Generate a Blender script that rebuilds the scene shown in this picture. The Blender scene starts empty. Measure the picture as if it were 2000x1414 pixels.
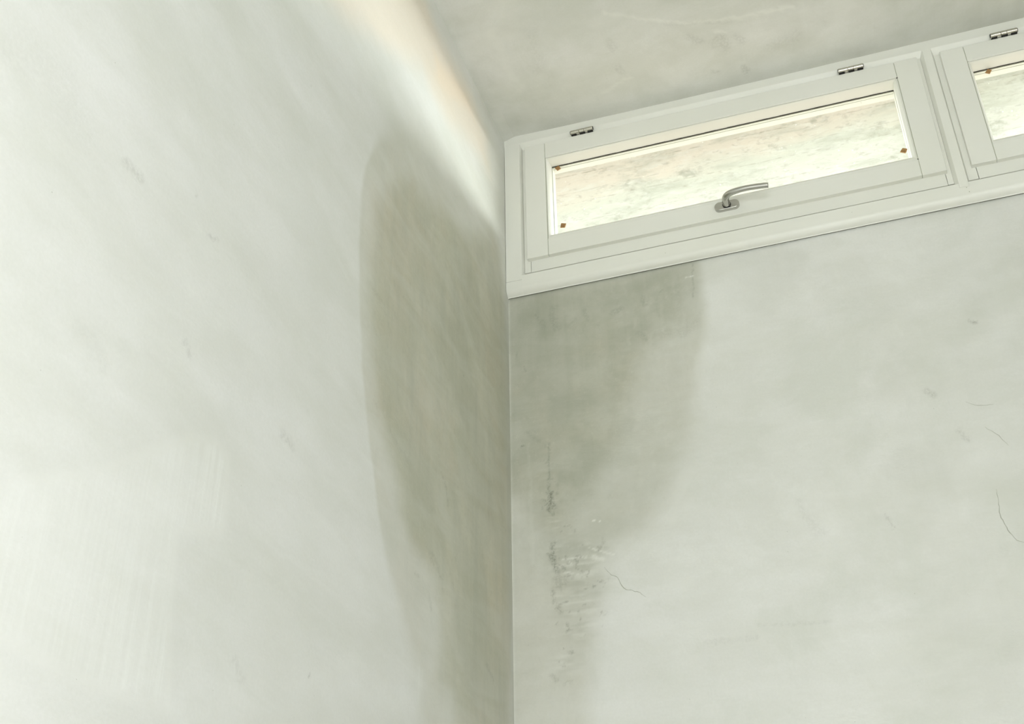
import bpy, bmesh, math
import numpy as np
from mathutils import Matrix, Vector

scene = bpy.context.scene
COL = scene.collection
ZC = 3.7                       # ceiling height above the floor; z in the tables below is measured down from the ceiling

# ------------------------------------------------------------------ camera
yaw, pitch, roll, F_PX = -0.313880551, 0.549100368, -0.0151094877, 2261.02227
CAM = Vector((0.818667216, -2.49808334, ZC - 2.36845054))
fwd = Vector((math.sin(yaw) * math.cos(pitch), math.cos(yaw) * math.cos(pitch), math.sin(pitch)))
rt = Vector((math.cos(yaw), -math.sin(yaw), 0)); up = rt.cross(fwd)
r2 = rt * math.cos(roll) + up * math.sin(roll); u2 = -rt * math.sin(roll) + up * math.cos(roll)
cd = bpy.data.cameras.new('camera'); cam = bpy.data.objects.new('camera', cd); COL.objects.link(cam)
cam.matrix_world = Matrix(((r2.x, u2.x, -fwd.x, CAM.x), (r2.y, u2.y, -fwd.y, CAM.y), (r2.z, u2.z, -fwd.z, CAM.z), (0, 0, 0, 1)))
cd.sensor_width = 36; cd.lens = F_PX / 2000 * 36; cd.clip_start = 0.05
scene.camera = cam

# ------------------------------------------------------------------ colour, sky and lights
vs = scene.view_settings
scene.display_settings.display_device = 'sRGB'
vs.view_transform = 'Standard'; vs.look = 'None'; vs.gamma = 1; vs.use_curve_mapping = False
vs.exposure = 0.015
scene.cycles.use_denoising = True
scene.cycles.max_bounces = 8; scene.cycles.diffuse_bounces = 5; scene.cycles.transparent_max_bounces = 12

SKY_N = 28; GROUND_N = 1.4; SKY_E = 5.2; SUN = 0.33; REAR_FILL = 45
# hazy bright garden to the north (+y), duller surroundings elsewhere
w = bpy.data.worlds.new('daylight'); scene.world = w; w.use_nodes = True
nt = w.node_tree; nt.nodes.clear()
tc = nt.nodes.new('ShaderNodeTexCoord'); sx = nt.nodes.new('ShaderNodeSeparateXYZ')
nt.links.new(tc.outputs['Generated'], sx.inputs[0])
def wr(sock, a, b):
    n = nt.nodes.new('ShaderNodeMapRange'); n.interpolation_type = 'SMOOTHSTEP'
    n.inputs[1].default_value = a; n.inputs[2].default_value = b
    nt.links.new(sock, n.inputs[0]); return n.outputs[0]
def wm(fac, a, b):
    n = nt.nodes.new('ShaderNodeMix'); n.data_type = 'RGBA'; nt.links.new(fac, n.inputs[0])
    for i, v in ((6, a), (7, b)):
        if isinstance(v, tuple): n.inputs[i].default_value = (*v, 1)
        else: nt.links.new(v, n.inputs[i])
    return n.outputs[2]
sc3 = lambda c, k: tuple(q * k for q in c)
north = wm(wr(sx.outputs[2], -.04, .04), sc3((1.0, .86, .70), GROUND_N), sc3((.96, .98, 1.0), SKY_N))
east = wm(wr(sx.outputs[2], -.04, .04), sc3((.54, .58, .58), SKY_E), sc3((.93, .97, 1.03), SKY_E))
wc = wm(wr(sx.outputs[1], -.15, .35), east, north)
bg = nt.nodes.new('ShaderNodeBackground'); bg.inputs[1].default_value = 1.0
ow = nt.nodes.new('ShaderNodeOutputWorld')
nt.links.new(wc, bg.inputs[0]); nt.links.new(bg.outputs[0], ow.inputs[0])

def light(name, kind, loc, direction, energy, color, **kw):
    d = bpy.data.lights.new(name, kind); o = bpy.data.objects.new(name, d); COL.objects.link(o)
    o.location = loc; o.rotation_euler = Vector(direction).to_track_quat('-Z', 'Y').to_euler()
    d.energy = energy; d.color = color
    for k, v in kw.items(): setattr(d, k, v)
    return o
# low hazy sun through the tall side window
light('sun', 'SUN', (6, -2, 5), (-1, -0.02, -0.21), SUN, (1, .99, .95), angle=math.radians(11))
# added fill lamp in an unseen rear opening, brightens the room
light('fill_rear', 'AREA', (1.35, -4.95, 1.35), (0, 1, .10), REAR_FILL, (.97, 1, 1), shape='RECTANGLE', size=2.0, size_y=2.2)
# portals guide the sky light through the clerestory windows
for cx in (0.62, 1.79):
    p = light('sky_portal', 'AREA', (cx, .056, ZC - .24), (0, -1, 0), 1, (1, 1, 1), shape='RECTANGLE', size=1.02, size_y=.32)
    p.data.cycles.is_portal = True
p = light('sky_portal', 'AREA', (4.22, -2.35, 1.65), (-1, 0, 0), 1, (1, 1, 1), shape='RECTANGLE', size=2.3, size_y=3.0)
p.data.cycles.is_portal = True

# ------------------------------------------------------------------ helpers
def tag(o, label=None, cat=None, group=None, kind=None):
    for k, v in (('label', label), ('category', cat), ('group', group), ('kind', kind)):
        if v: o[k] = v
    return o
def obj(name, bm, mat, parent=None, bevel=0, seg=2, smooth=False):
    me = bpy.data.meshes.new(name); bmesh.ops.recalc_face_normals(bm, faces=bm.faces); bm.to_mesh(me); bm.free()
    o = bpy.data.objects.new(name, me); COL.objects.link(o)
    if mat: me.materials.append(mat)
    if parent: o.parent = parent
    if smooth:
        for p in me.polygons: p.use_smooth = True
    if bevel:
        m = o.modifiers.new('edge', 'BEVEL'); m.width = bevel; m.segments = seg; m.limit_method = 'ANGLE'
        for p in me.polygons: p.use_smooth = True
        n = o.modifiers.new('wn', 'WEIGHTED_NORMAL'); n.keep_sharp = True
    return o
def empty(name, loc=(0, 0, 0)):
    o = bpy.data.objects.new(name, None); COL.objects.link(o); o.location = loc; o.empty_display_size = .1
    return o
def warp(x, z):
    """the joinery is a few millimetres out of square"""
    t = min(1, max(0, -z / .55))
    return z + (1 - t) * (.005 - .0075 * x) + t * (-.0045 + .006 * x)
def V(x, y, z, w=True): return (x, y, ZC + (warp(x, z) if w else z))
def box(bm, x0, x1, y0, y1, z0, z1, w=True):
    v = [bm.verts.new(V(x, y, z, w)) for x in (x0, x1) for y in (y0, y1) for z in (z0, z1)]
    for f in ((0, 1, 3, 2), (4, 6, 7, 5), (0, 4, 5, 1), (2, 3, 7, 6), (0, 2, 6, 4), (1, 5, 7, 3)):
        bm.faces.new([v[i] for i in f])
    return bm
def rawbox(bm, x0, x1, y0, y1, z0, z1):
    v = [bm.verts.new((x, y, z)) for x in (x0, x1) for y in (y0, y1) for z in (z0, z1)]
    for f in ((0, 1, 3, 2), (4, 6, 7, 5), (0, 4, 5, 1), (2, 3, 7, 6), (0, 2, 6, 4), (1, 5, 7, 3)):
        bm.faces.new([v[i] for i in f])
    return bm
def profile_x(bm, prof, x0, x1, cut0=0, cut1=0):
    """extrude a (y,z) profile along x; cut = mitre (shift of x per metre of z)"""
    a = [bm.verts.new(V(x0 + cut0 * (prof[0][1] - z), y, z)) for y, z in prof]
    b = [bm.verts.new(V(x1 + cut1 * (prof[0][1] - z), y, z)) for y, z in prof]
    n = len(prof)
    for i in range(n): bm.faces.new((a[i], a[(i + 1) % n], b[(i + 1) % n], b[i]))
    bm.faces.new(a[::-1]); bm.faces.new(b)
    return bm
def profile_z(bm, prof, z0, z1, cut0=0, cut1=0):
    a = [bm.verts.new(V(x, y, z0 + cut0 * (prof[0][0] - x))) for x, y in prof]
    b = [bm.verts.new(V(x, y, z1 + cut1 * (prof[0][0] - x))) for x, y in prof]
    n = len(prof)
    for i in range(n): bm.faces.new((a[i], a[(i + 1) % n], b[(i + 1) % n], b[i]))
    bm.faces.new(a[::-1]); bm.faces.new(b)
    return bm
def tube(bm, pts, radii, n=20, caps=True):
    pts = [Vector(p) for p in pts]; rings = []
    ref = Vector((0, 0, 1))
    for i, p in enumerate(pts):
        t = (pts[min(i + 1, len(pts) - 1)] - pts[max(i - 1, 0)]).normalized()
        u = t.cross(ref)
        if u.length < .2: u = t.cross(Vector((1, 0, 0)))
        u.normalize(); v = t.cross(u)
        rings.append([bm.verts.new(p + (u * math.cos(k * 2 * math.pi / n) + v * math.sin(k * 2 * math.pi / n)) * radii[i]) for k in range(n)])
    for a, b in zip(rings, rings[1:]):
        for k in range(n): bm.faces.new((a[k], a[(k + 1) % n], b[(k + 1) % n], b[k]))
    if caps:
        bm.faces.new(rings[0][::-1]); bm.faces.new(rings[-1])
    return bm

class N:
    """small wrapper for building node trees"""
    def __init__(s, name):
        s.m = bpy.data.materials.new(name); s.m.use_nodes = True; s.t = s.m.node_tree; s.t.nodes.clear()
        s.out = s.t.nodes.new('ShaderNodeOutputMaterial')
        s.tc = s.t.nodes.new('ShaderNodeTexCoord').outputs['Object']
    def node(s, kind, **kw):
        n = s.t.nodes.new(kind)
        for k, v in kw.items():
            if k.startswith('i'):
                i = n.inputs[int(k[1:])] if k[1:].isdigit() else n.inputs[k[2:].replace('_', ' ')]
                if isinstance(v, bpy.types.NodeSocket): s.t.links.new(v, i)
                else: i.default_value = v
            else: setattr(n, k, v)
        return n
    def map(s, scale=(1, 1, 1), rot=(0, 0, 0), loc=(0, 0, 0)):
        return s.node('ShaderNodeMapping', i0=s.tc, i1=loc, i2=rot, i3=scale).outputs[0]
    def noise(s, scale, detail=4, rough=.55, vec=None, dist=0):
        n = s.node('ShaderNodeTexNoise', i0=vec or s.tc)
        n.inputs['Scale'].default_value = scale; n.inputs['Detail'].default_value = detail
        n.inputs['Roughness'].default_value = rough; n.inputs['Distortion'].default_value = dist
        return n.outputs[0]
    def math(s, op, a, b=0.0, c=0.0, clamp=False):
        n = s.node('ShaderNodeMath', operation=op, use_clamp=clamp)
        for i, v in enumerate((a, b, c)):
            if isinstance(v, bpy.types.NodeSocket): s.t.links.new(v, n.inputs[i])
            else: n.inputs[i].default_value = v
        return n.outputs[0]
    def rng(s, v, a, b, c, d):
        n = s.node('ShaderNodeMapRange', clamp=True, i0=v, i1=a, i2=b, i3=c, i4=d)
        return n.outputs[0]
    def mix(s, fac, a, b, mode='MIX'):
        n = s.node('ShaderNodeMix', data_type='RGBA', blend_type=mode, clamp_factor=True)
        for i, v in ((0, fac), (6, a), (7, b)):
            if isinstance(v, bpy.types.NodeSocket): s.t.links.new(v, n.inputs[i])
            else: n.inputs[i].default_value = v if i == 0 else (*v, 1)
        return n.outputs[2]
    def attr(s, name):
        return s.node('ShaderNodeAttribute', attribute_name=name).outputs['Fac']
    def bsdf(s, color, rough=.5, metal=0.0, bump=None, bstr=.2, bdist=.002, spec=.5):
        b = s.node('ShaderNodeBsdfPrincipled')
        for k, v in (('Base Color', color), ('Roughness', rough), ('Metallic', metal), ('Specular IOR Level', spec)):
            if isinstance(v, bpy.types.NodeSocket): s.t.links.new(v, b.inputs[k])
            else: b.inputs[k].default_value = (*v, 1) if k == 'Base Color' else v
        if bump is not None:
            n = s.node('ShaderNodeBump'); n.inputs['Strength'].default_value = bstr; n.inputs['Distance'].default_value = bdist
            s.t.links.new(bump, n.inputs['Height']); s.t.links.new(n.outputs[0], b.inputs['Normal'])
        s.t.links.new(b.outputs[0], s.out.inputs[0])
        return s.m

# ------------------------------------------------------------------ materials
def plaster(name, axis, damp_a, damp_b, cl=.55, brown=(.50, .48, .38), dst=.40):
    """mineral plaster: broad trowel clouds, fine grain; 'damp', 'grime', 'pale' masks are wall marks carried by the mesh"""
    s = N(name)
    sc = {'x': lambda a, b: (1, a, b), 'y': lambda a, b: (a, 1, b), 'z': lambda a, b: (a, b, 1)}[axis]
    rot = {'x': (math.radians(-24), 0, 0), 'y': (0, math.radians(-12), 0), 'z': (0, 0, .5)}[axis]
    big = s.noise(1.6, 3, .5, dist=.6)
    med = s.noise(5.0, 5, .6, s.map(sc(.6, 1.5), rot))
    stroke = s.noise(8.0, 6, .62, s.map(sc(.5, 1.7), rot), .8)
    cloud = s.noise(3.2, 7, .68, dist=.4)
    fine = s.noise(170, 3, .7)
    vert = s.noise(120, 3, .6, s.map(sc(1, .03)))
    vert2 = s.noise(26, 4, .6, s.map(sc(1, .08)))
    damp, dark, grime, pale, brush = (s.attr(k) for k in ('damp', 'dark', 'grime', 'pale', 'brush'))
    c = s.mix(s.rng(big, .3, .7, 0, 1), (.716, .724, .692), (.764, .770, .752))
    c = s.mix(s.rng(med, .35, .72, 0, .75), c, (.640, .650, .594))
    c = s.mix(s.rng(stroke, .50, .78, 0, .30), c, (.80, .81, .79))
    c = s.mix(s.rng(cloud, .50, .64, 0, cl), c, (.622, .640, .585))
    c = s.mix(s.rng(cloud, .36, .46, cl * .7, 0), c, (.80, .81, .79))
    c = s.mix(s.attr('peach_light'), c, (.86, .72, .56))  # warm reflected light painted into the plaster colour
    # damp plaster: darker, yellower, itself cloudy
    d1 = s.mix(s.rng(cloud, .40, .60, 0, 1), damp_a, damp_b)
    d1 = s.mix(s.rng(s.noise(2.7, 5, .65, s.map(loc=(3, 5, 2))), .46, .60, 0, .55), d1, brown)
    d1 = s.mix(s.rng(vert2, .42, .66, 0, .45), d1, (.42, .43, .34))
    d1 = s.mix(s.rng(s.noise(55, 6, .8), .52, .66, 0, .40), d1, (.36, .36, .28))
    d1 = s.mix(s.rng(s.noise(85, 5, .8, s.map(loc=(1, 2, 3))), .56, .68, 0, .40), d1, (.62, .61, .52))
    d1 = s.mix(s.rng(stroke, .45, .70, 0, dst), d1, (.53, .54, .455))
    c = s.mix(s.math('MULTIPLY', damp, s.rng(stroke, .25, .6, 1.0, .82), clamp=True), c, d1)
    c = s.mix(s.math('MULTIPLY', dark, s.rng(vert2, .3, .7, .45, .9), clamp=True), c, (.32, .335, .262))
    c = s.mix(s.math('MULTIPLY', brush, s.rng(vert, .42, .66, .15, .7), clamp=True), c, (.815, .83, .80))
    c = s.mix(s.math('MULTIPLY', pale, s.rng(fine, .3, .6, .5, 1), clamp=True), c, (.86, .865, .82))
    gr = s.math('MULTIPLY', grime, s.rng(s.noise(130, 5, .8), .42, .56, .08, 1.0), clamp=True)
    c = s.mix(gr, c, (.12, .125, .085))
    # grain and pits
    pits = s.rng(s.noise(60, 5, .8, s.map(sc(1, 1.6))), .62, .70, 0, 1)
    c = s.mix(s.math('MULTIPLY', s.math('MULTIPLY', pits, dark), .30), c, (.20, .21, .15))
    c = s.mix(s.rng(fine, .35, .65, 0, .10), c, (.50, .51, .45))
    sp = s.node('ShaderNodeTexVoronoi', i0=s.tc); sp.inputs['Scale'].default_value = 22
    c = s.mix(s.rng(sp.outputs['Distance'], .016, .026, .35, 0), c, (.22, .23, .17))
    h = s.math('ADD', s.math('MULTIPLY', s.noise(40, 6, .65, s.map(sc(.6, 1.4), rot)), .7),
               s.math('MULTIPLY', fine, .12))
    h = s.math('ADD', h, s.math('MULTIPLY', s.math('MULTIPLY', brush, vert), .4))
    h = s.math('SUBTRACT', h, s.math('MULTIPLY', gr, .5))
    return s.bsdf(c, s.rng(stroke, .3, .7, .62, .5), bump=h, bstr=.35, bdist=.0025, spec=.35)

M = {}
M['plaster_left'] = plaster('plaster_left', 'x', (.535, .525, .415), (.445, .450, .340), .22, (.52, .475, .36), .35)
M['plaster_back'] = plaster('plaster_back', 'y', (.50, .505, .425), (.41, .42, .345), dst=.12)
M['plaster_ceiling'] = plaster('plaster_ceiling', 'z', (.5, .5, .45), (.5, .5, .45))

s = N('white_paint')
n1 = s.noise(3, 3); n2 = s.noise(220, 2)
M['paint'] = s.bsdf(s.mix(s.rng(n1, .3, .7, 0, 1), (.780, .785, .722), (.805, .81, .762)), .38, bump=s.noise(35, 4, .6, s.map((1, 1, 6))), bstr=.06, bdist=.001)
s = N('joint_filler')
M['joint'] = s.bsdf(s.mix(s.noise(90), (.30, .31, .23), (.48, .49, .39)), .8)
s = N('crack_dust')
M['crack'] = s.bsdf(s.mix(s.noise(90), (.33, .34, .28), (.50, .51, .44)), .9)
s = N('dark_gasket')
M['gasket'] = s.bsdf(s.mix(s.noise(60), (.012, .012, .010), (.04, .035, .025)), .6)
s = N('gap_shade')  # shade colour for the gap under the sill
M['shadow_gap'] = s.bsdf(s.mix(s.noise(60), (.10, .10, .075), (.17, .17, .13)), .8)
s = N('grey_seal')
M['seal'] = s.bsdf(s.mix(s.noise(60), (.40, .42, .34), (.55, .56, .48)), .6)
s = N('brushed_steel')
M['steel'] = s.bsdf(s.mix(s.noise(80, 3, .6, s.map((.2, 1, 1))), (.46, .455, .42), (.58, .57, .54)), .20, 1.0, bump=s.noise(400, 2, .5, s.map((.05, 1, 1))), bstr=.05, bdist=.0003)
s = N('satin_nickel')
M['nickel'] = s.bsdf(s.mix(s.noise(120, 3), (.52, .50, .43), (.66, .64, .57)), .26, 1.0)
s = N('black_ring')
M['black'] = s.bsdf(s.mix(s.noise(90), (.008, .008, .008), (.02, .02, .018)), .5)
s = N('brown_cork')
M['cork'] = s.bsdf(s.mix(s.rng(s.noise(500, 4, .7), .4, .6, 0, 1), (.20, .105, .035), (.46, .27, .11)), .85, bump=s.noise(600, 3), bstr=.4, bdist=.0006)

# clear glass, a little reflective, with dried drops and dust on it
s = N('window_glass')
tr = s.node('ShaderNodeBsdfTransparent'); tr.inputs[0].default_value = (.97, .985, .96, 1)
gl = s.node('ShaderNodeBsdfGlossy'); gl.inputs['Roughness'].default_value = .02
fr = s.node('ShaderNodeFresnel'); fr.inputs[0].default_value = 1.5
bf = s.node('ShaderNodeNewGeometry').outputs['Backfacing']
m1 = s.node('ShaderNodeMixShader', i0=s.math('MULTIPLY', s.math('MULTIPLY', fr.outputs[0], 1.3), s.math('SUBTRACT', 1, bf), clamp=True), i1=tr.outputs[0], i2=gl.outputs[0])
tl = s.node('ShaderNodeBsdfTranslucent'); tl.inputs[0].default_value = (.95, .97, .93, 1)
vo = s.node('ShaderNodeTexVoronoi', i0=s.map((1, 1, 1.1))); vo.inputs['Scale'].default_value = 62
keep = s.rng(s.noise(7, 4, .6), .46, .60, 0, 1)
drops = s.math('MULTIPLY', s.rng(vo.outputs['Distance'], .03, .13, 1, 0), s.math('MULTIPLY', keep, s.rng(s.node('ShaderNodeSeparateColor', i0=vo.outputs['Color']).outputs[0], .3, .8, 0, 1)))
webs = s.math('MULTIPLY', s.rng(s.noise(55, 6, .8, s.map((1, 1, 1.8), (0, .5, 0)), 1.5), .66, .72, 0, .7), keep)
m2 = s.node('ShaderNodeMixShader', i0=s.math('ADD', s.math('MULTIPLY', s.math('MAXIMUM', drops, webs), .62), .02), i1=m1.outputs[0], i2=tl.outputs[0])
s.t.links.new(m2.outputs[0], s.out.inputs[0])
M['glass'] = s.m

# underside of the concrete overhang outside: board-marked, peach near the house, grey-green further out
s = N('board_marked_concrete')
mp = s.map((1, 1, 1)); sy = s.node('ShaderNodeSeparateXYZ', i0=s.tc)
wob = s.noise(4.5, 5, .6, s.map((.7, 2.2, 1)), .4)
yy = s.math('ADD', sy.outputs[1], s.math('MULTIPLY', s.math('SUBTRACT', wob, .5), .30))
yy = s.math('SUBTRACT', yy, s.math('MULTIPLY', s.math('SUBTRACT', sy.outputs[0], .6), -.10))
c = s.mix(s.rng(yy, .24, .36, 0, 1), (0.400, 0.362, 0.310), (0.335, 0.345, 0.300))
c = s.mix(s.rng(yy, .36, .50, 0, 1), c, (0.345, 0.348, 0.318))
c = s.mix(s.rng(s.noise(7, 6, .68, s.map((.6, 1.7, 1)), .3), .50, .70, 0, .7), c, (0.199, 0.218, 0.173))
c = s.mix(s.rng(s.noise(22, 5, .7, s.map((.7, 1.5, 1)), .3), .50, .72, 0, .45), c, (0.444, 0.445, 0.436))
c = s.mix(s.rng(s.noise(11, 5, .7), .58, .68, 0, .6), c, (0.160, 0.173, 0.137))
c = s.mix(s.rng(s.noise(38, 6, .78, s.map((.8, 1.3, 1))), .54, .66, 0, .45), c, (0.167, 0.165, 0.127))
for i, (y0, k) in enumerate(((.218, .55), (.30, .25), (.352, .4), (.45, .35))):
    lw = s.math('ABSOLUTE', s.math('SUBTRACT', s.math('ADD', sy.outputs[1], s.math('MULTIPLY', s.noise(9 + i, 4), .012)), y0 + .006))
    ln = s.math('MULTIPLY', s.rng(lw, .0005, .0035, 1, 0), s.rng(s.noise(30 + 5 * i, 4, .7, s.map((1, .2, 1))), .45, .6, 0, k))
    c = s.mix(ln, c, (0.120, 0.115, 0.078))
M['soffit'] = s.bsdf(c, .85, bump=s.noise(35, 6, .7), bstr=.4, bdist=.004)
s = N('render_outside')
M['render'] = s.bsdf(s.mix(s.noise(8, 5), (.62, .60, .54), (.70, .68, .62)), .9, bump=s.noise(120), bstr=.3)
s = N('beige_plaster')
M['beige'] = s.bsdf(s.mix(s.noise(4, 5), (.40, .40, .37), (.46, .46, .43)), .8, bump=s.noise(60, 4), bstr=.1)
s = N('oak_floor')
br = s.node('ShaderNodeTexBrick', i0=s.tc); br.inputs['Scale'].default_value = 1.2
br.inputs['Color1'].default_value = (.38, .34, .27, 1); br.inputs['Color2'].default_value = (.42, .38, .31, 1); br.inputs['Mortar'].default_value = (.25, .2, .15, 1)
br.inputs['Mortar Size'].default_value = .003; br.inputs['Brick Width'].default_value = 1.6; br.inputs['Row Height'].default_value = .16
M['floor'] = s.bsdf(s.mix(s.rng(s.noise(14, 6, .6, s.map((.2, 3, 1))), .3, .7, 0, .4), br.outputs['Color'], (.45, .41, .34)), .45)

# ------------------------------------------------------------------ marks and painted light on the plaster, in metres on each wall
# polygons and strokes: left wall (y, z), back wall (x, z), ceiling (x, y); z measured from the ceiling
LP = {
    'peach_light': [(-1.197, -0.600), (-0.696, -0.040), (-0.573, -0.077), (-0.425, -0.079), (-0.285, -0.072), (-0.179, -0.103), (-0.158, -0.218), (-0.283, -0.248), (-0.454, -0.298), (-0.576, -0.305), (-0.644, -0.292), (-0.832, -0.411), (-1.027, -0.533)],
    'peach_light2': [(-0.585, -0.163), (-0.461, -0.115), (-0.326, -0.100), (-0.264, -0.139), (-0.382, -0.198), (-0.493, -0.236), (-0.580, -0.248)],
    'damp': [(-0.020, -0.045), (-0.381, -0.260), (-0.556, -0.356), (-0.675, -0.432), (-0.786, -0.574), (-0.860, -0.698), (-0.907, -0.805), (-0.924, -0.898), (-0.919, -1.007), (-0.900, -1.114), (-0.873, -1.234), (-0.848, -1.307), (-0.816, -1.385), (-0.789, -1.445), (-0.765, -1.515), (-0.735, -1.581), (-0.684, -1.640), (-0.614, -1.712), (-0.562, -1.763), (-0.556, -1.838), (-0.550, -1.913), (-0.005, -1.804), (-0.004, -1.693), (0.000, -1.327), (0.001, -0.904), (0.004, -0.581)],
    'damp2': [(-0.139, -0.403), (-0.372, -0.560), (-0.541, -0.611), (-0.693, -0.656), (-0.797, -0.741), (-0.879, -0.875), (-0.883, -1.030), (-0.850, -1.220), (-0.818, -1.334), (-0.728, -1.395), (-0.683, -1.481), (-0.617, -1.536), (-0.500, -1.545), (-0.480, -1.662), (-0.505, -1.748), (-0.393, -1.767), (-0.362, -1.875), (-0.005, -1.804), (-0.004, -1.693), (0.001, -0.904), (-0.012, -0.523), (-0.074, -0.409)],
    'smear': [(-1.640, -1.854), (-1.506, -1.774), (-1.351, -1.655), (-1.292, -1.632), (-1.256, -1.644), (-1.245, -1.724), (-1.252, -1.749), (-1.350, -1.782), (-1.339, -1.891), (-1.312, -1.998), (-1.440, -2.008), (-1.537, -2.004), (-1.607, -2.004), (-1.647, -2.011), (-1.690, -1.882)],
    'drop1': [(-0.565, -1.726), (-0.527, -1.734), (-0.546, -1.805), (-0.580, -1.804)],
}
BP = {
    'damp': [(-0.080, -0.518), (0.527, -0.537), (0.536, -0.617), (0.543, -0.699), (0.531, -0.767), (0.498, -0.837), (0.483, -0.938), (0.468, -1.064), (0.426, -1.167), (0.383, -1.239), (0.333, -1.290), (0.254, -1.324), (0.226, -1.371), (0.218, -1.482), (0.204, -1.598), (0.189, -1.726), (0.177, -1.839), (-0.080, -1.825), (-0.080, -1.327)],
    'damp2': [(-0.080, -0.518), (0.503, -0.543), (0.517, -0.637), (0.520, -0.718), (0.488, -0.773), (0.393, -0.799), (0.363, -0.884), (0.326, -0.995), (0.287, -1.102), (0.225, -1.174), (0.158, -1.231), (0.130, -1.293), (0.079, -1.286), (0.028, -1.198), (-0.080, -1.054)],
    'top': [(-0.080, -0.518), (0.503, -0.543), (0.512, -0.636), (0.506, -0.730), (0.423, -0.767), (0.338, -0.819), (0.215, -0.855), (0.090, -0.861), (-0.080, -0.829)],
    'brush': [(0.094, -1.011), (0.111, -1.014), (0.117, -1.115), (0.133, -1.214), (0.169, -1.273), (0.230, -1.308), (0.221, -1.421), (0.193, -1.539), (0.155, -1.581), (0.129, -1.625), (0.093, -1.621), (0.105, -1.468), (0.090, -1.340), (0.086, -1.207)],
}
LM = [(-1.573, -1.365, -1.543, -1.365, 0.012, 0.5), (-1.383, -1.341, -1.355, -1.335, 0.005, 0.6), (-1.419, -1.298, -1.416, -1.303, 0.004, 0.5), (-1.118, -1.535, -1.084, -1.537, 0.014, 0.35), (-1.393, -1.534, -1.379, -1.541, 0.01, 0.4), (-0.466, -1.302, -0.436, -1.318, 0.004, 0.7), (-0.436, -1.318, -0.428, -1.356, 0.006, 0.7), (-0.994, -1.550, -0.992, -1.552, 0.002, 1), (-0.974, -1.866, -0.962, -1.868, 0.0016, 1), (-1.777, -1.368, -1.673, -1.369, 0.05, 0.1), (-0.602, -1.562, -0.564, -1.568, 0.004, 0.5), (-0.522, -1.579, -0.504, -1.609, 0.006, 0.5), (-0.516, -1.498, -0.455, -1.524, 0.014, 0.4), (-0.734, -1.334, -0.632, -1.356, 0.012, 0.3), (-0.835, -1.082, -0.799, -1.077, 0.01, 0.3), (-0.185, -1.629, -0.136, -1.648, 0.01, 0.5), (-0.343, -0.989, -0.339, -0.998, 0.002, 0.8), (-1.374, -1.841, -1.371, -1.845, 0.002, 0.8), (-1.351, -1.866, -1.349, -1.869, 0.002, 0.6), (-1.587, -1.628, -1.543, -1.645, 0.02, 0.12), (-1.179, -1.902, -1.162, -1.918, 0.012, 0.25), (-1.152, -0.818, -1.146, -0.826, 0.003, 0.5)]
BM = [(0.102, -1.020, 0.098, -1.154, 0.004, 0.55), (0.102, -1.155, 0.102, -1.203, 0.012, 0.95), (0.102, -1.289, 0.103, -1.316, 0.008, 0.8), (0.097, -1.321, 0.112, -1.366, 0.012, 0.9), (0.110, -1.343, 0.127, -1.360, 0.01, 0.6), (0.116, -1.382, 0.126, -1.396, 0.02, 0.35), (0.100, -1.405, 0.102, -1.437, 0.006, 0.5), (0.112, -1.444, 0.121, -1.464, 0.01, 0.5), (0.091, -1.610, 0.101, -1.622, 0.008, 0.5), (0.134, -1.493, 0.136, -1.506, 0.006, 0.6), (0.046, -0.981, 0.073, -1.008, 0.01, 0.2), (0.030, -1.018, 0.036, -1.016, 0.003, 0.9), (0.511, -0.561, 0.504, -0.666, 0.003, 0.5), (0.288, -0.669, 0.314, -0.655, 0.01, 0.35), (0.365, -0.634, 0.380, -0.657, 0.012, 0.35), (0.126, -0.619, 0.138, -0.681, 0.018, 0.3), (0.080, -0.627, 0.096, -0.672, 0.012, 0.25), (0.167, -0.687, 0.179, -0.665, 0.02, 0.18), (0.211, -0.640, 0.221, -0.675, 0.008, 0.3), (0.420, -0.630, 0.426, -0.625, 0.003, 0.5), (1.138, -0.881, 1.154, -0.888, 0.005, 0.6), (1.006, -1.040, 1.020, -1.057, 0.012, 0.35), (0.869, -1.333, 0.880, -1.365, 0.006, 0.3), (0.350, -0.743, 0.372, -0.764, 0.012, 0.3), (0.042, -0.781, 0.046, -0.798, 0.003, 0.6), (0.021, -0.737, 0.021, -0.753, 0.003, 0.6), (0.490, -0.758, 0.423, -0.759, 0.03, 0.15), (0.688, -1.274, 0.696, -1.313, 0.01, 0.15), (0.447, -1.573, 0.558, -1.577, 0.008, 0.14), (0.562, -1.547, 0.713, -1.559, 0.006, 0.14), (0.716, -1.316, 0.722, -1.354, 0.03, 0.12), (1.056, -1.156, 1.072, -1.185, 0.01, 0.25)]
BW = [(0.488, -0.602, 0.514, -0.602, 0.0016, 1), (0.202, -1.246, 0.223, -1.252, 0.002, 0.8), (0.123, -1.335, 0.191, -1.338, 0.003, 0.5), (0.192, -1.315, 0.253, -1.341, 0.003, 0.5), (0.203, -1.340, 0.225, -1.348, 0.008, 0.5), (0.127, -1.368, 0.164, -1.378, 0.004, 0.5), (0.048, -1.018, 0.051, -1.146, 0.006, 0.10), (0.051, -1.146, 0.052, -1.335, 0.010, 0.12), (0.531, -0.736, 0.496, -0.911, 0.02, 0.12), (0.440, -1.155, 0.393, -1.267, 0.02, 0.15), (0.226, -1.384, 0.214, -1.370, 0.03, 0.15), (0.115, -1.354, 0.120, -1.359, 0.002, 0.8), (0.140, -1.344, 0.150, -1.349, 0.002, 0.7)]
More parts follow.
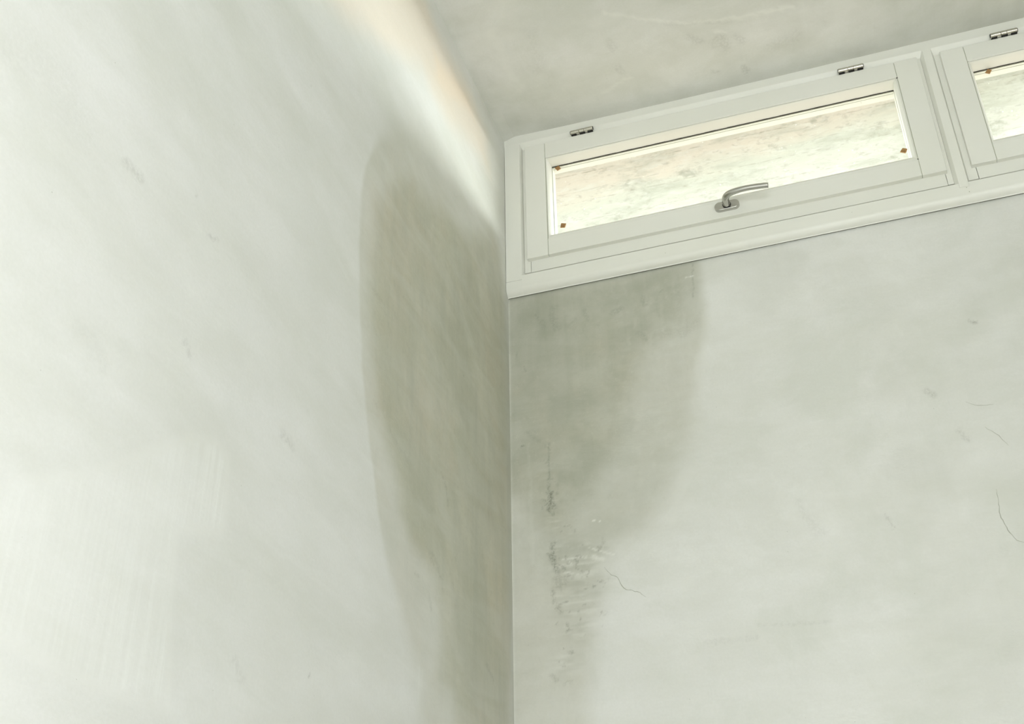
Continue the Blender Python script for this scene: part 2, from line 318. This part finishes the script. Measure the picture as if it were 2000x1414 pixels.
CR = [[(0.227, -1.369), (0.242, -1.389), (0.258, -1.398), (0.263, -1.414), (0.274, -1.430), (0.284, -1.431), (0.301, -1.438), (0.320, -1.453)], [(1.104, -1.309), (1.100, -1.375), (1.107, -1.405), (1.118, -1.430), (1.141, -1.441)], [(1.115, -1.160), (1.137, -1.184), (1.152, -1.212)], [(1.086, -1.089), (1.105, -1.102), (1.143, -1.107)]]
CM = [(0.608, -0.240, 0.632, -0.222, 0.02, 0.35), (0.672, -0.209, 0.695, -0.181, 0.03, 0.35), (0.721, -0.211, 0.736, -0.177, 0.015, 0.35), (0.730, -0.089, 0.736, -0.067, 0.012, 0.5), (0.639, -0.101, 0.652, -0.092, 0.012, 0.4), (0.393, -0.290, 0.398, -0.276, 0.02, 0.3), (0.393, -0.206, 0.398, -0.184, 0.015, 0.35), (0.211, -0.407, 0.179, -0.281, 0.03, 0.15), (0.251, -0.339, 0.252, -0.337, 0.003, 0.8), (0.801, -0.145, 0.884, -0.154, 0.03, 0.2), (0.723, -0.267, 0.553, -0.311, 0.012, 0.2)]
CW = [(0.408, -0.404, 0.505, -0.346, 0.008, 0.4), (0.505, -0.346, 0.605, -0.298, 0.008, 0.5), (0.605, -0.298, 0.711, -0.275, 0.008, 0.5), (0.711, -0.275, 0.883, -0.263, 0.01, 0.5), (0.671, -0.243, 0.697, -0.234, 0.01, 0.5), (0.108, -0.442, 0.106, -0.265, 0.02, 0.25), (0.418, -0.157, 0.335, -0.122, 0.01, 0.35)]

def hash2(ix, iy, seed):
    h = np.sin(ix * 127.1 + iy * 311.7 + seed * 74.7) * 43758.5453
    return h - np.floor(h)
def vnoise(x, y, seed=0):
    ix, iy = np.floor(x), np.floor(y); fx, fy = x - ix, y - iy
    fx = fx * fx * (3 - 2 * fx); fy = fy * fy * (3 - 2 * fy)
    a, b = hash2(ix, iy, seed), hash2(ix + 1, iy, seed); c, d = hash2(ix, iy + 1, seed), hash2(ix + 1, iy + 1, seed)
    return (a * (1 - fx) + b * fx) * (1 - fy) + (c * (1 - fx) + d * fx) * fy
def fbm(x, y, f, oct=4, seed=0):
    s, a, t = 0, 1, 0
    for o in range(oct):
        s = s + a * vnoise(x * f, y * f, seed + o); t += a; a *= .55; f *= 2.1
    return s / t - .5
def sdist(px, py, poly):
    """signed distance to a polygon, positive inside"""
    d = np.full(px.shape, 1e9); ins = np.zeros(px.shape, bool); n = len(poly)
    for i in range(n):
        ax, ay = poly[i]; bx, by = poly[(i + 1) % n]
        ex, ey = bx - ax, by - ay; wx, wy = px - ax, py - ay
        t = np.clip((wx * ex + wy * ey) / max(ex * ex + ey * ey, 1e-9), 0, 1)
        d = np.minimum(d, np.hypot(wx - t * ex, wy - t * ey))
        c = ((ay > py) != (by > py)) & (px < (bx - ax) * (py - ay) / ((by - ay) if abs(by - ay) > 1e-9 else 1e-9) + ax)
        ins ^= c
    return np.where(ins, d, -d)
def sst(v, a, b):
    t = np.clip((v - a) / (b - a), 0, 1); return t * t * (3 - 2 * t)
def strokes(px, py, lst):
    out = np.zeros(px.shape)
    for ax, ay, bx, by, wd, k in lst:
        m = (px > min(ax, bx) - 3 * wd) & (px < max(ax, bx) + 3 * wd) & (py > min(ay, by) - 3 * wd) & (py < max(ay, by) + 3 * wd)
        if not m.any(): continue
        x, y = px[m], py[m]; ex, ey = bx - ax, by - ay
        jx = fbm(x, y, .7 / wd, 2, 5) * wd * 1.4; jy = fbm(x, y, .7 / wd, 2, 9) * wd * 1.4
        t = np.clip(((x + jx - ax) * ex + (y + jy - ay) * ey) / max(ex * ex + ey * ey, 1e-9), 0, 1)
        d = np.hypot(x + jx - ax - t * ex, y + jy - ay - t * ey)
        out[m] = np.maximum(out[m], k * (1 - sst(d, .25 * wd, 1.0 * wd)))
    return out

def grid(name, us, vs_, place, masks, mat, solid):
    """wall face as a fine grid (so that the marks have crisp edges), with a solid body behind it"""
    U, W = np.meshgrid(np.array(us), np.array(vs_), indexing='ij'); nu, nv = U.shape
    co = place(U, W).reshape(-1, 3)
    idx = np.arange(nu * nv).reshape(nu, nv)
    quads = np.stack([idx[:-1, :-1], idx[1:, :-1], idx[1:, 1:], idx[:-1, 1:]], -1).reshape(-1, 4)
    bm = bmesh.new()
    for b in solid: rawbox(bm, *b)
    bmesh.ops.recalc_face_normals(bm, faces=bm.faces)
    sv = [tuple(v.co) for v in bm.verts]; bm.verts.index_update()
    sf = [[v.index for v in f.verts] for f in bm.faces]; bm.free()
    n0 = len(co)
    me = bpy.data.meshes.new(name)
    me.from_pydata(co.tolist() + sv, [], quads.tolist() + [[i + n0 for i in f] for f in sf])
    for k, fn in masks.items():
        at = me.attributes.new(k, 'FLOAT', 'POINT')
        vals = np.concatenate([np.clip(fn(U, W), 0, 1).reshape(-1), np.zeros(len(sv))]).astype(np.float32)
        at.data.foreach_set('value', vals)
    me.materials.append(mat); me.update()
    o = bpy.data.objects.new(name, me); COL.objects.link(o)
    return o
def dense(a, b, step): return list(np.linspace(a, b, max(2, int(round(abs(b - a) / step)) + 1)))

# --- left wall (x = 0)
def l_damp(y, z):
    yw = y + fbm(y, z, 5, 4, 1) * .035; zw = z + fbm(y, z, 4, 4, 2) * .05
    s = sdist(yw, zw, LP['damp']); soft = .012 + .10 * sst(z, -.80, -.45)
    soft = soft + .05 * sst(z, -1.5, -1.75)
    return sst(s, -.4 * soft, soft) * (.50 - .22 * sst(z, -.75, -.40) - .12 * sst(z, -1.45, -1.7)) + .50 * sst(sdist(yw, zw, LP['damp2']), -.015, .07)
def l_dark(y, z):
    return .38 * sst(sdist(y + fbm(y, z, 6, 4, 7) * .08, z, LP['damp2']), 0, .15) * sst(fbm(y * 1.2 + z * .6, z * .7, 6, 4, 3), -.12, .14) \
        + .60 * np.exp(-np.clip(-y, 0, 9) / .045) * sst(z, -.45, -.8) + .12 * sst(z, -1.5, -1.9) * sst(y, -.5, -.1)  # corner strip mixes damp with corner shade painted into the colour
def l_peach_light(y, z):  # peach reflected light put into the colour along the top of the wall
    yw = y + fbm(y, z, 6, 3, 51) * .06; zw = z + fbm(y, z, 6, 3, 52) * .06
    return .50 * sst(sdist(yw, zw, LP['peach_light']), -.05, .06) + .30 * sst(sdist(yw, zw, LP['peach_light2']), -.02, .04)
def l_grime(y, z): return .45 * strokes(y, z, LM)
def l_brush(y, z):
    s = sdist(y, z, LP['smear']); edge = sst(s, 0, .010)
    return edge * (.45 + .5 * sst(fbm(y, z * .35, 5, 3, 4), -.2, .2)) + .5 * sst(sdist(y, z, LP['drop1']), -.004, .012)
def l_pale(y, z):
    s = sdist(y, z, LP['smear'])
    return .22 * np.exp(-(s / .008) ** 2) + .12 * sst(s, 0, .02)
Y_l = dense(-5.0, -2.15, .25)[:-1] + dense(-2.15, 0.0, .0055)
Z_l = dense(-3.7, -2.45, .25)[:-1] + dense(-2.45, 0.0, .0065)
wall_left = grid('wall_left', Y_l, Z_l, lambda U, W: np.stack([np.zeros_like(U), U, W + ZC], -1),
    {'peach_light': l_peach_light, 'damp': l_damp, 'dark': l_dark, 'grime': l_grime, 'brush': l_brush, 'pale': l_pale},
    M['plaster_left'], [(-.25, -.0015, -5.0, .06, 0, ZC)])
tag(wall_left, 'plastered wall with a tall damp stain beside the corner, lit from the window', 'wall', kind='structure')

# --- back wall (y = 0) below the window band
def b_damp(x, z):
    xw = x + fbm(x, z, 6, 5, 11) * .045; zw = z + fbm(x, z, 6, 5, 12) * .04
    s = sdist(xw, zw, BP['damp'])
    soft = .020 + .03 * sst(z, -.75, -1.0)
    return .64 * sst(s, -.8 * soft, .9 * soft) + .36 * sst(sdist(xw, zw, BP['damp2']), -.02, .07) - .10 * sst(z, -1.25, -1.6)
def b_dark(x, z):
    xw = x + fbm(x, z, 8, 5, 14) * .10; zw = z + fbm(x, z, 8, 5, 15) * .08
    t = sst(sdist(xw, zw, BP['top']), -.02, .10) * (.32 + .50 * sst(fbm(x, z, 9, 4, 16), -.05, .22))
    m = sst(sdist(xw, zw, BP['damp2']), -.02, .06) * .34 * sst(fbm(x, z, 14, 5, 17), -.06, .16)
    b = sst(sdist(x + fbm(x * .3, z * 2, 12, 3, 18) * .06, z, BP['brush']), -.02, .035) * (.25 + .6 * sst(fbm(x * .4, z * 1.6, 45, 4, 19), -.1, .25)) * .60
    r = .16 * sst(fbm(x, z, 3, 5, 21), .03, .2) * sst(x, .5, .8) + .17 * sst(x + fbm(x, z, 3, 4, 22) * .5, .75, 1.25) * (.5 + .5 * sst(z, -1.0, -1.6))  # grey blotches, plus light falloff to the right put into the colour
    return np.maximum(np.maximum(t, m), np.maximum(b, r))
def b_grime(x, z):
    sp = sst(fbm(x, z, 75, 3, 23), .20, .27) * sst(sdist(x + fbm(x, z, 9, 3, 3) * .05, z, BP['brush']), -.03, .02) * .4
    return np.maximum(.7 * strokes(x, z, BM), sp)
def b_pale(x, z):
    hz = sst(fbm(x * .3, z * 2.2, 40, 4, 25), .06, .25) * sst(sdist(x, z, BP['brush']), -.03, .03) * sst(z, -.9, -1.2) * .28
    pit = sst(fbm(x, z, 55, 4, 27), .05, .28) * sst(sdist(x, z, BP['damp']), 0, .05) * sst(x, .2, .35) * .10
    e = .55 * np.exp(-(x / .0035) ** 2) * (.6 + fbm(x, z, 12, 3, 2))
    return np.maximum(np.maximum(strokes(x, z, BW), hz), np.maximum(pit, e)) + .10 * sst(fbm(x, z, 2.5, 4, 31), 0, .25) * sst(x, .45, .7)
X_b = dense(0.0, 1.62, .0042) + dense(1.62, 4.2, .25)[1:]
Z_b = dense(-3.7, -2.05, .25)[:-1] + dense(-2.05, -.542, .0042)
wall_back = grid('wall_back', X_b, Z_b, lambda U, W: np.stack([U, np.zeros_like(U), W + ZC], -1),
    {'damp': b_damp, 'dark': b_dark, 'grime': b_grime, 'brush': lambda x, z: x * 0, 'pale': b_pale},
    M['plaster_back'], [(0, 4.2, .0015, .06, 0, ZC - .542), (2.42, 4.2, 0.0, .06, ZC - .5425, ZC)])
tag(wall_back, 'plastered wall under the window band with a damp stain spreading from the corner', 'wall', kind='structure')

rng = np.random.RandomState(4)
for line, wd in zip(CR, (.0008, .0008, .0005, .0005)):      # hairline cracks
    pts = []
    for (ax, az), (bx, bz) in zip(line, line[1:]):
        n = max(2, int(math.hypot(bx - ax, bz - az) / .006))
        for k in range(n):
            pts.append((ax + (bx - ax) * k / n + rng.normal() * .0007, az + (bz - az) * k / n + rng.normal() * .0007))
    pts.append(line[-1]); bm = bmesh.new(); prev = None
    for i, (x, z) in enumerate(pts):
        (xa, za), (xb, zb) = pts[max(i - 1, 0)], pts[min(i + 1, len(pts) - 1)]
        L = math.hypot(xb - xa, zb - za) or 1; nx, nz = -(zb - za) / L, (xb - xa) / L
        h = wd * (.35 + .65 * math.sin(math.pi * (i + .5) / len(pts))) * rng.uniform(.5, 1.2)
        cur = [bm.verts.new((x + nx * s_ * h, -.0006 if s_ else -.0008, ZC + z + nz * s_ * h)) for s_ in (-1, 0, 1)]
        if prev:
            for q in (0, 1): bm.faces.new((prev[q], prev[q + 1], cur[q + 1], cur[q]))
        prev = cur
    obj('hairline_crack', bm, M['crack'], wall_back)

# --- ceiling (z = 0)
def c_dark(x, y): return .16 * sst(fbm(x * 1.1, y, 5, 5, 41), .02, .22) + .22 * sst(x + fbm(x, y, 3, 4, 22) * .4, .7, 1.5)  # blotches, then the light falloff to the right painted in
X_c = dense(0.0, 1.7, .008) + dense(1.7, 4.2, .25)[1:]
Y_c = dense(-5.0, -.75, .25)[:-1] + dense(-.75, 0, .008)
def c_place(U, W):
    z = ZC + .013 * np.exp(-np.clip(U - .03, 0, 9) / .25) * np.exp(W / .10) * sst(U, 0, .04) + .0015 * fbm(U, W, 3, 3, 5)
    return np.stack([U, W, z], -1)
ceiling = grid('ceiling', X_c, Y_c, c_place,
    {'damp': lambda x, y: .22 * sst(fbm(x, y, 2.2, 4, 44), -.02, .25), 'dark': c_dark, 'grime': lambda x, y: .45 * strokes(x, y, CM),
     'brush': lambda x, y: x * 0, 'pale': lambda x, y: strokes(x, y, CW) * .95 + .15 * sst(fbm(x, y * 1.3, 6, 4, 47), .05, .2)},
    M['plaster_ceiling'], [(0, 4.2, -5.0, .06, ZC + .02, ZC + .25)])
tag(ceiling, 'plastered ceiling with trowel marks', 'ceiling', kind='structure')

# --- rest of the room, behind and beside the camera
bm = bmesh.new(); rawbox(bm, -.25, 4.45, -5.25, .06, -.2, 0)
tag(obj('floor', bm, M['floor']), 'plank floor of the room', 'floor', kind='structure')
bm = bmesh.new()
RY0, RY1, RZ1 = -3.5, -1.22, 3.25
rawbox(bm, 4.2, 4.45, RY1, .06, 0, ZC); rawbox(bm, 4.2, 4.45, -5.25, RY0, 0, ZC)
rawbox(bm, 4.2, 4.45, RY0, RY1, RZ1, ZC); rawbox(bm, 4.2, 4.45, RY0, RY1, 0, .1)
tag(obj('wall_right', bm, M['beige']), 'plastered wall with the tall side window', 'wall', kind='structure')
bm = bmesh.new()
rawbox(bm, -.25, .3, -5.25, -5.0, 0, ZC); rawbox(bm, 2.4, 4.2, -5.25, -5.0, 0, ZC)
rawbox(bm, .3, 2.4, -5.25, -5.0, 2.5, ZC); rawbox(bm, .3, 2.4, -5.25, -5.0, 0, .2)
tag(obj('wall_rear', bm, M['beige']), 'plastered wall with the added rear window', 'wall', kind='structure')
bm = bmesh.new(); rawbox(bm, 2.4405, 2.62, -1.5, -.0005, 0, ZC)  # added out of view to keep side light off the back wall
tag(obj('wall_light_blocker', bm, M['beige']), 'unseen wall added past the second window to block side light', 'wall', kind='structure')
def plain_window(name, x0, x1, y0, y1, z0, z1, axis, label):
    root = tag(empty(name, ((x0 + x1) / 2, (y0 + y1) / 2, z0)), label, 'window', kind='structure')
    b = bmesh.new(); t = .05
    if axis == 'x':
        for a0, a1, c0, c1 in ((y0, y1, z0, z0 + t), (y0, y1, z1 - t, z1), (y0, y0 + t, z0, z1), (y1 - t, y1, z0, z1)): rawbox(b, x0, x1, a0, a1, c0, c1)
    else:
        for a0, a1, c0, c1 in ((x0, x1, z0, z0 + t), (x0, x1, z1 - t, z1), (x0, x0 + t, z0, z1), (x1 - t, x1, z0, z1)): rawbox(b, a0, a1, y0, y1, c0, c1)
    f = obj('frame', b, M['paint']); f.parent = root; f.location = -Vector(root.location)
    return root
plain_window('window_3', 4.26, 4.32, RY0, RY1, .1, RZ1, 'x', 'tall window in the side wall')
plain_window('window_4', .3, 2.4, -5.14, -5.08, .2, 2.5, 'y', 'unseen window added around the rear fill lamp')  # frame added for the rear fill lamp

# --- outside: overhang above the clerestory
bm = bmesh.new(); rawbox(bm, -3.0, 6.0, .062, 1.27, ZC + .022, ZC + .25)
tag(obj('roof_overhang', bm, M['soffit']), 'stained board-marked concrete overhang seen through the windows', 'overhang', kind='structure')

# ------------------------------------------------------------------ outer window frame shared by both windows
NAILS = [(1.212, -.530, .0013), (1.2085, -.5155, .0011), (1.411, -.034, .0014), (.447, -.524, .0009), (.93, -.518, .0008)]
FY = -.022; RB = -.010; OUT = .050
X2 = 2.3945
trim = tag(empty('trim_1', (1.2, 0, ZC - .55)), 'white painted timber frame with a mullion round the two windows', 'window frame', kind='structure')
def part(name, bm, mat, parent, bevel=.0012, **k):
    o = obj(name, bm, mat, parent, bevel, **k)
    p = parent; off = Vector((0, 0, 0))
    while p: off += Vector(p.location); p = p.parent
    o.location = -off
    return o
bm = bmesh.new()       # head with chamfered lower edge
profile_x(bm, [(OUT, .03), (FY, .03), (FY, -.0262), (RB, -.0420), (RB, -.0440), (OUT, -.0440)], -.002, 2.44)
part('head', bm, M['paint'], trim)
def jamb(x0, x1, left_ch, right_ch, zb, name='jamb', FY=FY):
    b = bmesh.new(); prof = [(x0, OUT)]
    prof += [(x0, RB), (x0 + left_ch, FY)] if left_ch else [(x0, FY)]
    prof += [(x1 - right_ch, FY), (x1, RB)] if right_ch else [(x1, FY)]
    prof += [(x1, OUT)]
    profile_z(b, prof, zb, -.0267)
    return part(name, b, M['paint'], trim)
jamb(.0008, .0525, 0, .0055, -.5125)
jamb(1.1855, 1.2195, .0080, .0045, -.5130, 'mullion', FY - .0012)
jamb(2.3800, 2.44, .0055, 0, -.5125)
for a, b in ((.0527, .0705), (1.1710, 1.1853), (1.2197, 1.2438), (2.345, 2.3798)):   # rebate strips beside each sash
    q = bmesh.new(); box(q, a, b, RB, OUT, -.4865, -.0443); part('rebate_strip', q, M['paint'], trim, .0008)
for a, b in ((.0716, 1.1701), (1.2447, 2.344)):    # weather board under each sash
    q = bmesh.new(); profile_x(q, [(OUT, -.43), (-.0095, -.43), (-.0120, -.4886), (OUT, -.4886)], a, b); part('weather_board', q, M['paint'], trim, .0008)
q = bmesh.new()       # sill with rounded lower edge
profile_x(q, [(OUT, -.4985), (FY, -.4985), (FY, -.534), (-.0205, -.5395), (-.016, -.5465), (-.011, -.5505), (-.0062, -.5530), (-.0062, -.556), (-.0056, -.556), (-.0056, -.520), (OUT, -.520)], .047, 2.44)
profile_x(q, [(OUT, -.5135), (FY, -.5135), (FY, -.534), (-.0205, -.5395), (-.016, -.5465), (-.011, -.5505), (-.0062, -.5530), (-.0062, -.556), (-.0056, -.556), (-.0056, -.520), (OUT, -.520)], .0008, .047)
part('sill', q, M['paint'], trim, .0006)
q = bmesh.new(); box(q, .0015, 2.438, -.0052, -.0004, -.5535, -.545); part('shadow_gap', q, M['shadow_gap'], trim, 0)  # dark strip standing in for the shadow in the gap under the sill
q = bmesh.new(); box(q, .045, 2.40, .012, .048, -.505, -.43); part('frame_core', q, M['joint'], trim, 0)

for x, z, r in NAILS:
    q = bmesh.new(); tube(q, [(x, FY - .0003, ZC + warp(x, z)), (x, FY + .001, ZC + warp(x, z))], [r, r], 10)
    part('nail_hole', q, M['joint'], trim, 0)
# ------------------------------------------------------------------ windows: hinged sashes
SF = -.024; SB = .030
def window(name, x0, x1, j0, j1, label, handle_x):
    """x0..x1 sash edges, j0..j1 stile joints / bead edges"""
    root = tag(empty(name, ((x0 + x1) / 2, 0, ZC - .45)), label, 'window', kind='structure')
    zt, zb, bt, bb = -.0472, -.4501, -.1046, -.3953
    g = .0009
    def member(nm, fn):
        b = bmesh.new(); fn(b); return part(nm, b, M['paint'], root, .0016)
    for a, b_ in ((x0, j0 - g / 2), (j1 + g / 2, x1)):
        member('stile', lambda b: box(b, a, b_, SF, SB, zb, zt))
    member('top_rail', lambda b: box(b, j0 + g / 2, j1 - g / 2, SF, SB, bt, zt))
    member('bottom_rail', lambda b: box(b, j0 + g / 2, j1 - g / 2, SF, SB, zb, bb))
    for x in (j0, j1):      # hairline in the joint between stile and rails
        b = bmesh.new(); box(b, x - g, x + g, SF + .0012, SB - .002, zb + .003, zt - .003); part('joint', b, M['joint'], root, 0)
    # glazing beads with mitred corners, sloping in to the glass
    i0, i1, it, ib = j0 + .0085, j1 - .0124, -.1093, -.3744
    ib = bb + .0195 - .0012
    it2 = it
    e = .0007
    O = [(j0 + e, bt - e), (j1 - e, bt - e), (j1 - e, bb + e), (j0 + e, bb + e)]
    I = [(i0, it2), (i1, it2), (i1, ib), (i0, ib)]
    for k in range(4):
        a, c = k, (k + 1) % 4
        b = bmesh.new()
        ring = []
        for m in (a, c):
            ox, oz = O[m]; ix, iz = I[m]
            qx, qz = ox + (ix - ox) * .35, oz + (iz - oz) * .35
            ring.append([b.verts.new(V(*p)) for p in ((ox, -.0215, oz), (qx, -.0215, qz), (ix, -.0125, iz), (ix, .0175, iz), (ox, .0175, oz))])
        r0, r1 = ring
        for i in range(5): b.faces.new((r0[i], r0[(i + 1) % 5], r1[(i + 1) % 5], r1[i]))
        b.faces.new(r0[::-1]); b.faces.new(r1)
        part('glazing_bead', b, M['paint'], root, .0006)
    # outer rebate the glass sits in, seen through the pane
    b = bmesh.new()
    box(b, i0 - .004, i1 + .004, .0235, SB + .0005, it2 + .0005, bt + .002); box(b, i0 - .004, i1 + .004, .0235, SB + .0005, bb, ib - .002)
    box(b, j0, i0 + .0005, .0235, SB + .0005, bb, bt); box(b, i1 - .0005, j1, .0235, SB + .0005, bb, bt)
    part('outer_rebate', b, M['paint'], root, 0)
    b = bmesh.new()
    o1 = .0012
    box(b, j0, j1, SB + .001, .052, it2 + o1, bt + .02); box(b, j0, j1, SB + .001, .052, bb - .02, ib - .012)
    box(b, j0 - .02, i0 + .0002, SB + .001, .052, bb, bt); box(b, i1 - .0002, j1 + .02, SB + .001, .052, bb, bt)
    part('outer_frame', b, M['paint'], root, .0005)
    # glass, seals
    b = bmesh.new(); box(b, j0 + .002, j1 - .002, .0185, .0225, bb + .002, bt - .002)
    part('pane', b, M['glass'], root, 0)
    b = bmesh.new()
    n = 60
    for k in range(n):     # slightly ragged black gasket along the top of the pane
        xa = i0 + .0004 + (i1 - i0 - .0008) * k / n; xb = i0 + .0004 + (i1 - i0 - .0008) * (k + 1) / n
        hh = .0011 + .0005 * math.sin(k * 1.7) * math.sin(k * .37)
        box(b, xa, xb, .0172 - hh, .0184, it2 - .0016, it2 + .002)
    part('gasket', b, M['gasket'], root, 0)
    b = bmesh.new()
    box(b, i0 - .001, i1 + .001, .0300, .0310, it2 - .0006, it2 + .002)
    box(b, i0 - .001, i0 + .0010, .0172, .0184, ib, it2)
    part('seal', b, M['seal'], root, 0)
    for x, z in ((j1, bt), (j1, bb)):      # open mitre gaps
        b = bmesh.new(); box(b, x - .0028, x + .0012, SF + .0006, SF + .004, z - .0016, z + .0016); part('corner_gap', b, M['gasket'], root, 0)
    # hinges on the upper edge
    for hx in ((x0 + .1775), (x1 - .1712)) if name == 'window_1' else ((x0 + .1645), (x1 - .1712)):
        zz = warp(hx, -.0385) + ZC; yy = -.0285; r = .0066
        hg = empty('hinge', (hx - root.location.x, yy, zz - root.location.z)); hg.parent = root
        segs = ((-.0332, -.0080), (-.0072, .0068), (.0074, .0332))
        for a, c in segs:
            b = bmesh.new(); tube(b, [(hx + a, yy, zz), (hx + a + .0006, yy, zz), (hx + c - .0006, yy, zz), (hx + c, yy, zz)], [r - .0006, r, r, r - .0006], 24)
            part('knuckle', b, M['nickel'], hg, 0, smooth=False)
        for a in (-.0345, .0330):
            b = bmesh.new(); tube(b, [(hx + a, yy, zz), (hx + a + .0015, yy, zz)], [r - .0012, r - .0012], 20); part('pin_cap', b, M['black'], hg, 0)
        for a, c in ((-.0325, -.017), (-.0068, .009), (.0170, .0325)):
            b = bmesh.new(); rawbox(b, hx + a, hx + c, yy - .0010, yy + .008, zz - r - .0006, zz - r + .002); part('leaf_tab', b, M['black'], hg, 0)
    # turn handle on the bottom rail
    hx = handle_x; hz = warp(hx, -.4185) + ZC
    hd = empty('window_handle', (hx - root.location.x, SF, hz - root.location.z)); hd.parent = root
    b = bmesh.new(); L_, R_ = .0195, .0135
    prev = None; rings = []
    for yy, s_ in ((SF, 1), (SF - .0085, 1), (SF - .0105, .94), (SF - .0108, .90)):
        ring = []
        for k in range(40):
            t = 2 * math.pi * k / 40; cx = L_ if math.cos(t) > 0 else -L_
            ring.append(b.verts.new((hx + cx + R_ * s_ * math.cos(t), yy, hz + R_ * s_ * math.sin(t))))
        rings.append(ring)
    for r0, r1 in zip(rings, rings[1:]):
        for k in range(40): b.faces.new((r0[k], r0[(k + 1) % 40], r1[(k + 1) % 40], r1[k]))
    b.faces.new(rings[0][::-1]); b.faces.new(rings[-1])
    part('rosette', b, M['steel'], hd, 0)
    b = bmesh.new(); tube(b, [(hx, SF - .0106, hz), (hx, SF - .0125, hz)], [.0112, .0112], 28); part('collar', b, M['black'], hd, 0)
    ctrl = [(0, -.011, 0), (0, -.026, 0), (.0015, -.038, .0003), (.007, -.048, .0006), (.018, -.055, .0006), (.036, -.0595, 0), (.060, -.0625, -.0012), (.088, -.0635, -.0040), (.116, -.0640, -.0078)]
    pts = []; 
    P = [Vector(c) for c in ctrl]
    for i in range(len(P) - 1):
        p0 = P[max(i - 1, 0)]; p1 = P[i]; p2 = P[i + 1]; p3 = P[min(i + 2, len(P) - 1)]
        for k in range(6):
            t = k / 6
            pts.append(.5 * ((2 * p1) + (p2 - p0) * t + (2 * p0 - 5 * p1 + 4 * p2 - p3) * t * t + (3 * p1 - p0 - 3 * p2 + p3) * t ** 3))
    pts.append(P[-1]); n = len(pts)
    pts = [(hx + p.x, SF + p.y, hz + p.z) for p in pts]
    rad = [.0100 - .0027 * min(1, (i / n) * 1.3) for i in range(n)]
    b = bmesh.new(); rad[-1] -= .0006; pts.append(pts[-1]); pts[-2] = tuple(Vector(pts[-3]).lerp(Vector(pts[-1]), .8)); rad.append(rad[-1]); rad[-2] += .0006
    tube(b, pts, rad, 28)
    lv = part('lever', b, M['steel'], hd, 0, smooth=True)
    m = lv.modifiers.new('split', 'EDGE_SPLIT'); m.split_angle = math.radians(40)
    return root
window('window_1', .0636, 1.1755, .1257, 1.1155, 'low white awning window nearest the corner, steel handle on its lower rail', .6235)
window('window_2', 1.2345, 2.3464, 1.2941, 2.2864, 'second white awning window, cut off by the edge of the view', 1.79)

# ------------------------------------------------------------------ cork pads left in the corners of the panes
PADS = [
    ([(.1431, -.1126), (.1558, -.1074), (.1616, -.1199), (.1505, -.1245)], 'small brown cork pad touching the gasket, top corner of pane nearest the damp wall'),
    ([(.1521, -.3358), (.1557, -.3211), (.1699, -.3257), (.1656, -.3384)], 'small brown cork pad at the bottom corner of the pane nearest the damp wall'),
    ([(1.0811, -.3269), (1.0896, -.3161), (1.1008, -.3221), (1.094, -.3343)], 'small dark brown cork pad low in the pane beside the mullion'),
    ([(1.3357, -.1246), (1.3446, -.1134), (1.3534, -.1201), (1.346, -.1308)], 'small brown cork pad in the pane beyond the mullion'),
]
for pts, lab in PADS:
    b = bmesh.new()
    cx = sum(p[0] for p in pts) / 4; cz = sum(p[1] for p in pts) / 4
    f = [b.verts.new((x - cx, -.0030, z - cz)) for x, z in pts]; k = [b.verts.new((x - cx, 0, z - cz)) for x, z in pts]
    b.faces.new(f); b.faces.new(k[::-1])
    for i in range(4): b.faces.new((f[i], f[(i + 1) % 4], k[(i + 1) % 4], k[i]))
    o = obj('cork_pad', b, M['cork'], None, .0004)
    o.location = (cx, .0185, ZC + cz)
    tag(o, lab, 'cork pad', 'cork pads on the window glass')
